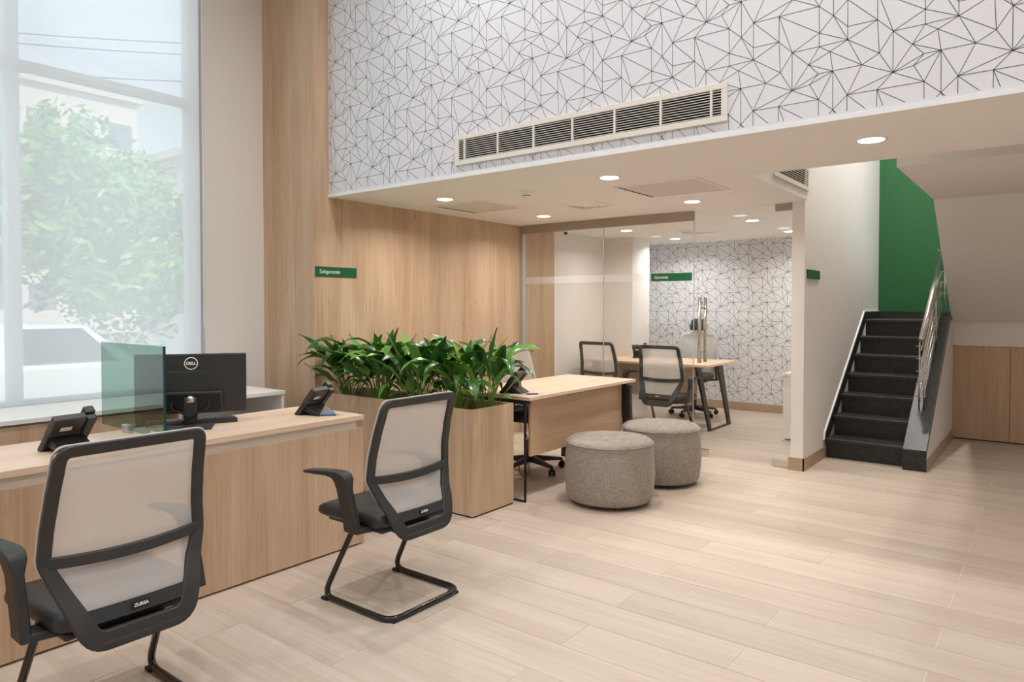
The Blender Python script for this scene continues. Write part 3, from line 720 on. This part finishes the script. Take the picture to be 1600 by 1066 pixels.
# ------------------------------------------------------------------ planter box and plants
pl = thing('planter_box', 'tall oak planter box full of green plants between counter and desk', 'planter', (-3.715, 3.585, 0)); o = (-3.715, 3.585, 0)
x0, x1, y0, y1 = -4.50, -2.932, 3.368, 3.800
B(x0, x1, y0, y0+.018, .010, .70).build('planter_side', 'oak_vertical', pl, off=o, bevel=.001)
B(x0, x1, y1-.018, y1, .010, .70).build('planter_side', 'oak_vertical', pl, off=o, bevel=.001)
B(x1-.018, x1, y0+.018, y1-.018, .010, .70).build('planter_end', 'oak_vertical', pl, off=o, bevel=.001)
B(x0, x0+.018, y0+.018, y1-.018, .010, .70).build('planter_end', 'oak_vertical', pl, off=o, bevel=.001)
B(x0+.018, x1-.018, y0+.018, y1-.018, .45, .47).build('planter_shelf', 'dark_void', pl, off=o)
B(x0+.004, x1-.004, y0+.004, y1-.004, 0, .012).build('planter_plinth', 'dark_void', pl, off=o)

rl_ = random.Random(11)
def leaf_mesh(i):
    """blade with a folded midrib on an arching stalk, growing from the origin outward along +x"""
    r = random.Random(100+i)
    pet = r.uniform(.27, .40); bl_ = r.uniform(.26, .36); wd = r.uniform(.036, .050)
    a0 = math.radians(r.uniform(2, 8)); a1 = math.radians(r.uniform(16, 34)); a2 = math.radians((58, 95, 112, 130, 145, 76, 155, 30, 100, 46)[i % 10]+r.uniform(-8, 8))
    pts = [(0.,0.)]; ang = a0; nP, nB = 5, 8
    for k in range(nP):
        ang = a0 + (a1-a0)*((k+1)/nP)**1.3; pts.append((pts[-1][0]+math.sin(ang)*pet/nP, pts[-1][1]+math.cos(ang)*pet/nP))
    for k in range(nB):
        ang = a1 + (a2-a1)*((k+1)/nB); pts.append((pts[-1][0]+math.sin(ang)*bl_/nB, pts[-1][1]+math.cos(ang)*bl_/nB))
    mb = MB()
    mb.tube([(x, 0, z) for x, z in pts[:nP+1]], [.0042-.0018*k/nP for k in range(nP+1)], 5, cap=False, mi=1)
    rows = []; tw = math.radians(r.uniform(-18, 18))
    for k in range(nB+1):
        x, z = pts[nP+k]; u = k/nB
        w = wd*(math.sin(PI*min(1, u**.72))**.85)*(1 if u < .98 else 0) + .0006
        px, pz = pts[nP+max(k-1,0)]; nx_, nz_ = pts[min(nP+k+1, nP+nB)]
        t = Vector((nx_-px, 0, nz_-pz)).normalized(); nrm = Vector((-t.z, 0, t.x))
        wav = .004*math.sin(k*2.1+i)
        c = Vector((x, 0, z)); q = u*tw
        e1 = Vector((0, w*math.cos(q), 0)) + nrm*(w*.34 + wav + w*math.sin(q)); e2 = Vector((0, -w*math.cos(q), 0)) + nrm*(w*.34 - wav - w*math.sin(q))
        rows.append([c+e2, c+e2*.5-nrm*.001, c, c+e1*.5-nrm*.001, c+e1])
    n0 = len(rows[0]); vs = [p for g in rows for p in g]
    mb.add(vs, [(a*n0+b, a*n0+b+1, (a+1)*n0+b+1, (a+1)*n0+b) for a in range(nB) for b in range(n0-1)], 0)
    out = []
    for mat in ('leaf_dark', 'leaf_mid', 'leaf_light'):
        ob = mb.build('leaf', [mat, 'stem_green'], None, smooth=True); out.append(ob.data); bpy.data.objects.remove(ob)
    return out
LEAVES = [leaf_mesh(i) for i in range(10)]
spots = [(-4.34,3.53), (-4.13,3.65), (-3.95,3.50), (-3.74,3.64), (-3.55,3.51), (-3.36,3.65), (-3.19,3.52), (-3.05,3.64)]
for k, (x, y) in enumerate(spots):
    t = thing('leafy_plant', 'glossy green leafy plant, %s in the planter counting from the oak wall' % order[k], 'plant', (x, y, .471), 0, 'leafy plants in the planter')
    MB().lathe([(.055,0),(.072,.15),(.075,.155),(.068,.155),(.066,.14)], 16).build('plant_pot', 'pot_dark', t, smooth=True)
    MB().lathe([(.001,.136),(.066,.138),(.066,.132)][::-1], 16).build('soil', 'soil', t)
    nleaf = 36
    for q in range(nleaf):
        a = 2*PI*q*.381966 + k + rl_.uniform(-.3,.3)
        if k == 0 and math.cos(a) < -.2: a = -PI/2 + rl_.uniform(-.75,.5)
        li = rl_.randrange(10); me = LEAVES[li][rl_.choices((0,1,2),(.42,.40,.18))[0]]
        o = bpy.data.objects.new('leaf', me); COL.objects.link(o); o.parent = t
        lean = rl_.uniform(-.10,.16) if q > 7 else rl_.uniform(-.30,-.10)
        s = rl_.uniform(.80, 1.06)*(1.06 if k == 0 else .98)
        if q > 24: s *= rl_.uniform(.58,.8); lean = rl_.uniform(.05,.45)
        o.location = (.035*math.cos(a), .035*math.sin(a), .135)
        o.rotation_euler = (Matrix.Rotation(a, 3, 'Z') @ Matrix.Rotation(lean, 3, 'Y') @ Matrix.Rotation(rl_.uniform(-.25,.25), 3, 'X')).to_euler()
        o.scale = (s, s, s)

# ------------------------------------------------------------------ oak desk of the assistant manager
dk = thing('oak_desk', 'oak desk on black steel legs beside the planter', 'desk', (-3.17, 4.62, 0)); o = (-3.17, 4.62, 0)
B(-3.53, -2.83, 3.85, 5.39, .716, .74).build('desktop', 'oak_along_y', dk, off=o, bevel=.0015)
B(-2.918, -2.90, 3.955, 5.27, .305, .70).build('modesty_panel', 'oak_side_y', dk, off=o, bevel=.001)
def bar_frame(ya):
    return MB().box(-3.47, -2.865, ya-.025, ya+.025, .686, .716)
bar_frame(3.885).build('leg_rail', 'black_metal', dk, off=o)
B(-2.894, -2.880, 3.868, 3.880, .0, .69).build('leg', 'black_metal', dk, off=o)
B(-3.47, -3.456, 3.868, 3.880, .0, .69).build('leg', 'black_metal', dk, off=o)
B(-3.456, -2.894, 3.868, 3.880, 0, .014).build('leg_foot', 'black_metal', dk, off=o)
bar_frame(5.31).build('leg_rail', 'black_metal', dk, off=o)
MB().hexa([(-2.93,5.285,.69),(-2.835,5.285,.69),(-2.835,5.325,.69),(-2.93,5.325,.69),(-2.865,5.285,0),(-2.815,5.285,0),(-2.815,5.325,0),(-2.865,5.325,0)]).build('leg', 'black_metal', dk, off=o)
MB().hexa([(-3.53,5.285,.69),(-3.43,5.285,.69),(-3.43,5.325,.69),(-3.53,5.325,.69),(-3.53,5.285,0),(-3.48,5.285,0),(-3.48,5.325,0),(-3.53,5.325,0)]).build('leg', 'black_metal', dk, off=o)
B(-3.53, -2.815, 5.285, 5.325, 0, .014).build('leg_foot', 'black_metal', dk, off=o)
cb_ = thing('hanging_cable', 'thin dark cable hanging beneath the oak desk', 'cable', (-2.98, 3.98, .70)); 
MB().tube(smooth_path([(0,0,0),(.01,.0,-.2),(.04,.02,-.34),(.0,-.02,-.42),(-.02,-.04,-.50),(.03,-.03,-.56),(.06,.0,-.50),(.02,.01,-.44)], .04), .003, 6).build('cable', 'cable_black', cb_, smooth=True)

# office desk
od = thing('office_desk', 'oak desk on splayed black steel legs inside the glass office', 'desk', (-3.65, 7.5, 0)); o = (-3.65, 7.5, 0)
B(-4.42, -2.87, 7.06, 7.92, .716, .74).build('desktop', 'oak_along_x', od, off=o, bevel=.0015)
B(-4.22, -3.20, 7.58, 7.598, .30, .70).build('modesty_panel', 'oak_along_x', od, off=o, bevel=.001)
for xt, xb in ((-3.03,-2.945), (-4.30,-4.36)):
    B(xt-.03, xt+.03, 7.12, 7.88, .69, .716).build('leg_rail', 'black_metal', od, off=o)
    for ya, yb, yc, yd in ((7.14,7.26,7.30,7.36), (7.74,7.88,7.86,7.93)):
        MB().hexa([(xt-.012,ya,.69),(xt+.012,ya,.69),(xt+.012,yb,.69),(xt-.012,yb,.69),(xb-.012,yc,0),(xb+.012,yc,0),(xb+.012,yd,0),(xb-.012,yd,0)]).build('leg', 'black_metal', od, off=o)
    B(xb-.016, xb+.014, 7.30, 7.93, 0, .016).build('leg_foot', 'black_metal', od, off=o)
wc = thing('office_cabinet', 'low white cabinet against the office side wall', 'cabinet', (-1.94, 8.0, 0)); o = (-1.94, 8.0, 0)
B(-2.15, -1.73, 7.30, 8.9, .02, .66).build('cabinet_body', 'white_laminate', wc, off=o, bevel=.001)
B(-2.17, -1.725, 7.28, 8.92, .66, .685).build('cabinet_top', 'white_laminate', wc, off=o, bevel=.001)
B(-2.10, -1.75, 7.34, 8.86, 0, .02).build('plinth', 'dark_void', wc, off=o)
for k in range(3):
    B(-2.166, -2.15, 7.31+k*.53, 7.31+k*.53+.52, .03, .65).build('cabinet_door', 'white_laminate', wc, off=o, bevel=.001)

# ------------------------------------------------------------------ ottomans
def ottoman(loc, R, H, label):
    t = thing('ottoman', label, 'ottoman', loc, group='round grey ottomans')
    prof = [(R-.06,.028),(R-.02,.032)] + [(R-.008+.014*math.sin(PI*k/8), .05+k*(H-.105)/8) for k in range(9)] + [(R-.004,H-.045),(R-.012,H-.030)]
    MB().lathe(prof, 56).build('ottoman_side', 'linen', t, smooth=True)
    MB().lathe([(R-.006,H-.040),(R-.009,H-.026),(R-.03,H-.010),(R-.08,H-.002),(R*.4,H+.003),(.002,H+.004)], 56).build('ottoman_top', 'linen', t, smooth=True)
    MB().tube([((R-.006)*math.cos(2*PI*k/64), (R-.006)*math.sin(2*PI*k/64), H-.034) for k in range(64)], .0042, 6, closed=True).build('piping', 'linen', t, smooth=True)
    B(-.15,.15,-.15,.15,.024,.032).build('base_board', 'dark_void', t)
    for k in range(4):
        a = PI/4+k*PI/2; MB().tube([((R-.07)*math.cos(a),(R-.07)*math.sin(a),0),((R-.07)*math.cos(a),(R-.07)*math.sin(a),.032)], [.016,.02], 12).build('foot', 'bark', t)
ottoman((-2.446, 4.272, 0), .308, .455, 'round grey linen ottoman standing in front, nearest the planter')
ottoman((-2.412, 5.012, 0), .303, .458, 'round grey linen ottoman behind the other, nearest the glass door')

# ------------------------------------------------------------------ chairs (local: the chair faces -x, y across)
ZP = [.345,.40,.455,.53,.608,.70,.80,.90,.962]; XP = [.215,.205,.182,.138,.112,.118,.140,.170,.195]
def prof(z):
    if z <= ZP[0]: return XP[0]
    for a in range(len(ZP)-1):
        if z <= ZP[a+1]:
            u = (z-ZP[a])/(ZP[a+1]-ZP[a]); u = u*u*(3-2*u)*.35+u*.65; return XP[a]+(XP[a+1]-XP[a])*u
    return XP[-1] + (z-ZP[-1])*.4
def hw(z):     # outer half width of the back
    return .145 + (.255-.145)*(z-.345)/(.608-.345) if z < .608 else .255 + (.228-.255)*(z-.608)/(.962-.608)
def bow(y): return .022*(1-(y/.25)**2)      # the middle bows away from the sitter
def frame_sweep(path, widths, depth, closed=True, flat=0):
    """flat bar following the curved back: path is a list of (y, z)"""
    mb = MB(); n = len(path); ring = []
    for i, (y, z) in enumerate(path):
        a = path[(i-1) % n] if closed or i else path[i]; b = path[(i+1) % n] if closed or i < n-1 else path[i]
        ty, tz = b[0]-a[0], b[1]-a[1]; l = math.hypot(ty, tz); ny, nz_ = -tz/l, ty/l; w = widths[i]/2
        p = []
        for s, d in ((-1,0),(1,0),(1,1),(-1,1)):
            yy, zz = y+ny*w*s, z+nz_*w*s; p.append((prof(zz)+bow(yy)*flat+d*depth, yy, zz))
        ring.append(p)
    vs = [q for g in ring for q in g]; fs = []
    for i in range(n if closed else n-1):
        j = (i+1) % n; fs += [(i*4+k, i*4+(k+1)%4, j*4+(k+1)%4, j*4+k) for k in range(4)]
    if not closed: fs += [(3,2,1,0), tuple((n-1)*4+k for k in range(4))]
    mb.add(vs, fs); return mb
def back_outline(inset):
    pts = [(-.145+inset*.4,.345+inset),(.145-inset*.4,.345+inset),(.255-inset*1.05,.608),(.228-inset,.962-inset),(-.228+inset,.962-inset),(-.255+inset*1.05,.608)]
    rp = round_poly(pts, [.06,.06,.09,.035,.035,.09], 6)
    dense = []
    for i, p in enumerate(rp):          # add points on the long straight runs
        q = rp[(i+1) % len(rp)]; d = math.hypot(q[0]-p[0], q[1]-p[1]); m = max(1, int(d/.035))
        dense += [(p[0]+(q[0]-p[0])*k/m, p[1]+(q[1]-p[1])*k/m) for k in range(m)]
    return dense
def chair_back(t, frame_mat, mesh_mat, pale_edge=True):
    pa = back_outline(.019)
    wd = [.036 + .022*max(0, min(1, (.62-z)/.2)) for y, z in pa]
    frame_sweep(pa, wd, .020).build('back_frame', frame_mat, t, bevel=.004, smooth='auto')
    n = 17; cp = [(-.232+.464*k/(n-1), .608-.012*(1-((k-8)/8)**2)) for k in range(n)]
    frame_sweep(cp, [.034]*n, .016, False, 1).build('back_crossbar', frame_mat, t, bevel=.003, smooth='auto')
    def sheet(z0, z1, inset, dx, nu=16, nv=10):
        def P(u, v):
            z = z0+(z1-z0)*v; h = max(.02, hw(z)-inset); y = -h+2*h*u; return (prof(z)+bow(y)*.8+dx, y, z)
        return MB().grid(P, nu, nv)
    sheet(.60, .945, .012, -.003).build('mesh_upper', mesh_mat, t, smooth=True)
    sheet(.452, .60, .016, -.003).build('mesh_lower', mesh_mat, t, smooth=True)
    band = sheet(.418, .458, .024, .004, 14, 2); 
    band.build('mesh_hem', 'black_fabric', t, smooth=True)
    if pale_edge:
        ed = back_outline(.002); ed = [q for q in ed if q[1] > .40]; k0 = max(range(len(ed)), key=lambda i: math.hypot(ed[i][0]-ed[i-1][0], ed[i][1]-ed[i-1][1])); ed = ed[k0:]+ed[:k0]
        MB().tube([(prof(z)-.004, y, z) for y, z in ed], .0042, 6).build('mesh_edge', 'grey_plastic', t, smooth=True)
    tg = B(prof(.44)+.0265, prof(.44)+.030, -.028, .028, .430, .447).build('maker_tag', 'black_gloss', t)
    text_mesh('ZURSA', .014, 'tag_lettering', 'text_white', tg, (prof(.44)+.0308, 0, .4385), (PI/2, 0, PI/2), .0004, 'CENTER', .0004)
def seat_cushion(t, mat='black_leather', x0=-.29, x1=.165, zb=.385, zt=.452):
    pts = round_poly([(x0,-.235),(x1,-.215),(x1,.215),(x0,.235)], [.07,.06,.06,.07], 6)
    mb = MB(); n = len(pts); cx = (x0+x1)/2; layers = [(.90,zb),(.985,zb+.014),(1.0,zb+.035),(.985,zt-.012),(.93,zt-.001),(.6,zt-.004),(.02,zt-.008)]
    vs = []; fs = []
    for s, z in layers: vs += [(cx+(x-cx)*s, y*s, z - (.018*max(0,(x0+.08-x)/.08) if z > zb+.03 else 0)) for x, y in pts]
    for a in range(len(layers)-1): fs += [(a*n+k, a*n+(k+1)%n, (a+1)*n+(k+1)%n, (a+1)*n+k) for k in range(n)]
    fs.append(tuple(range(n-1,-1,-1))); fs.append(tuple((len(layers)-1)*n+k for k in range(n)))
    mb.add(vs, fs); mb.build('seat', mat, t, smooth=True)
    MB().box(x0+.06, x1-.02, -.19, .19, zb-.022, zb+.004).build('seat_pan', 'black_plastic', t, bevel=.008)
def arm(t, s, mat='black_plastic', zoff=0):
    # blade rising beside the seat, bending forward into the pad
    ctr = [(.045,.372,.085),(.035,.42,.086),(.012,.50,.083),(-.012,.56,.080),(-.030,.595,.070)]
    y0, y1 = (.250, .285)
    poly_out = [(.088,.372),(.075,.42),(.050,.50),(.030,.56),(.022,.605),(.006,.626),(-.03,.634),(-.10,.630),(-.20,.620),(-.275,.610),(-.290,.602),
                (-.275,.596),(-.20,.600),(-.12,.606),(-.078,.602),(-.062,.585),(-.052,.55),(-.030,.48),(-.010,.42),(.0,.372)]
    mb = MB(); ys = (.247,.288)
    n = len(poly_out)
    def yy(x, z, side):
        c = .268; h = (.016 + .012*max(0, min(1, (z-.56)/.05)))
        return s*(c + (h if side else -h))
    vs = [(x, yy(x,z,0), z+zoff) for x, z in poly_out] + [(x, yy(x,z,1), z+zoff) for x, z in poly_out]
    half = [(i, i+1, n-2-i, n-1-i) for i in range(n//2-1)]
    fs = [f for f in half] + [tuple(q+n for q in reversed(f)) for f in half] + [(i, n+i, n+(i+1)%n, (i+1)%n) for i in range(n)]
    mb.add(vs, fs); mb.build('armrest', mat, t, bevel=.006, seg=2, smooth='auto')
    MB().hexa([(-.01,s*.10,.355),(.085,s*.10,.355),(.085,s*.10,.385),(-.01,s*.10,.385),(.002,s*.27,.372),(.086,s*.27,.372),(.086,s*.27,.395),(.002,s*.27,.395)]).build('arm_bracket', mat, t, bevel=.006)
def visitor_chair(name, label, loc, rz, proto=None):
    if proto is not None:
        t = copy_tree(proto); t.location = loc; t.rotation_euler = (0,0,rz); t['label'] = label; return t
    t = thing(name, label, 'chair', loc, rz, 'black mesh-back visitor chairs')
    w = .222; r = .0135
    path = [(-.02,-w*.9,.385),(-.225,-w,.014),(.232,-w,.014),(.232,w,.014),(-.225,w,.014),(-.02,w*.9,.385)]
    path = smooth_path(path, .075, 7)
    path = [(-.0+.06,-.10,.378)] + path + [(.06,.10,.378)]
    MB().tube(path, r, 12).build('sled_base', 'tube_black', t, smooth=True)
    for x, y in ((-.205,-w),(-.205,w),(.215,-w+.03),(.215,w-.03)):
        MB().box(x-.022, x+.022, y-.016, y+.016, 0, .012).build('glide', 'rubber', t, bevel=.002)
    seat_cushion(t); chair_back(t, 'black_plastic', 'mesh_pale')
    MB().hexa([(.02,-.09,.352),(.235,-.12,.338),(.235,.12,.338),(.02,.09,.352),(.02,-.09,.372),(.235,-.12,.362),(.235,.12,.362),(.02,.09,.372)]).build('back_bracket', 'black_plastic', t, bevel=.006)
    for s in (-1, 1): arm(t, s)
    return t
ch = visitor_chair('visitor_chair', 'black mesh-back visitor chair in the left foreground, facing the counter', (-2.46, 1.0, 0), 0)
visitor_chair('', 'black mesh-back visitor chair in the middle, in front of the planter', (-2.46, 2.245, 0), 0, ch)
visitor_chair('', 'black mesh-back visitor chair behind the office glass, nearest the pull bar', (-3.21, 6.80, 0), -PI/2, ch)
visitor_chair('', 'black mesh-back visitor chair behind the office glass, nearest the oak wall', (-4.11, 7.06, 0), -PI/2-.03, ch)

def task_chair(name, label, loc, rz, headrest, frame, zadd=.05):
    t = thing(name, label, 'chair', loc, rz)
    for k in range(5):
        a = 2*PI*k/5 + .35; c, s_ = math.cos(a), math.sin(a)
        R0, R1 = .03, .29; nx_, ny_ = -s_, c
        def Q(r, w, z): return (r*c+nx_*w, r*s_+ny_*w, z)
        MB().hexa([Q(R0,-.03,.075),Q(R1,-.016,.062),Q(R1,.016,.062),Q(R0,.03,.075),Q(R0,-.026,.125),Q(R1,-.013,.085),Q(R1,.013,.085),Q(R0,.026,.125)]).build('base_arm', 'black_plastic', t, bevel=.005)
        cs = MB(); p = Vector(Q(R1,0,.028)); ax = Vector((c*.5+nx_*.85, s_*.5+ny_*.85, 0)).normalized()
        cs.tube([p-ax*.024, p-ax*.006], .028, 14); cs.tube([p+ax*.006, p+ax*.024], .028, 14); cs.tube([p+Vector((0,0,.01)), p+Vector((0,0,.045))], .009, 8)
        cs.build('caster', 'rubber', t, smooth=False)
    MB().tube([(0,0,.10),(0,0,.25)], .027, 16).build('gas_cover', 'black_plastic', t, smooth=True)
    MB().tube([(0,0,.25),(0,0,.40)], .016, 14).build('gas_lift', 'chrome', t, smooth=True)
    u = bpy.data.objects.new('upper_body', None)
    before = set(bpy.data.objects)
    bpy.data.objects.remove(u)
    before = set(bpy.data.objects)
    seat_cushion(t, 'black_fabric')
    chair_back(t, frame, 'mesh_grey', False)
    MB().hexa([(-.1,-.09,.345),(.235,-.10,.338),(.235,.10,.338),(-.1,.09,.345),(-.1,-.09,.385),(.235,-.10,.362),(.235,.10,.362),(-.1,.09,.385)]).build('tilt_mechanism', 'black_plastic', t, bevel=.006)
    for s in (-1, 1): arm(t, s)
    if headrest:
        B(.20, .222, -.022, .022, .93, 1.03).build('headrest_post', 'black_plastic', t, bevel=.004)
        mb = MB(); pts = round_poly([(-.115,.985),(.115,.985),(.085,1.135),(-.085,1.135)], [.03,.03,.05,.05], 5)
        n = len(pts)
        vs = [(.165+.9*y*y, y, z) for y, z in pts] + [(.205+.9*y*y, y, z) for y, z in pts]
        mb.add(vs, [tuple(range(n-1,-1,-1)), tuple(range(n,2*n))] + [(i,(i+1)%n,n+(i+1)%n,n+i) for i in range(n)])
        mb.build('headrest', 'black_leather', t, bevel=.008)
    for o in set(bpy.data.objects) - before:
        if o.parent == t: o.location.z += zadd
    return t
task_chair('task_chair', 'grey mesh swivel chair with black headrest behind the office desk', (-3.54, 8.30, 0), PI/2+.15, True, 'grey_plastic', .07)
task_chair('task_chair', 'grey mesh swivel chair behind the oak desk, half hidden by leaves', (-3.44, 4.68, 0), PI, False, 'grey_plastic', .06)
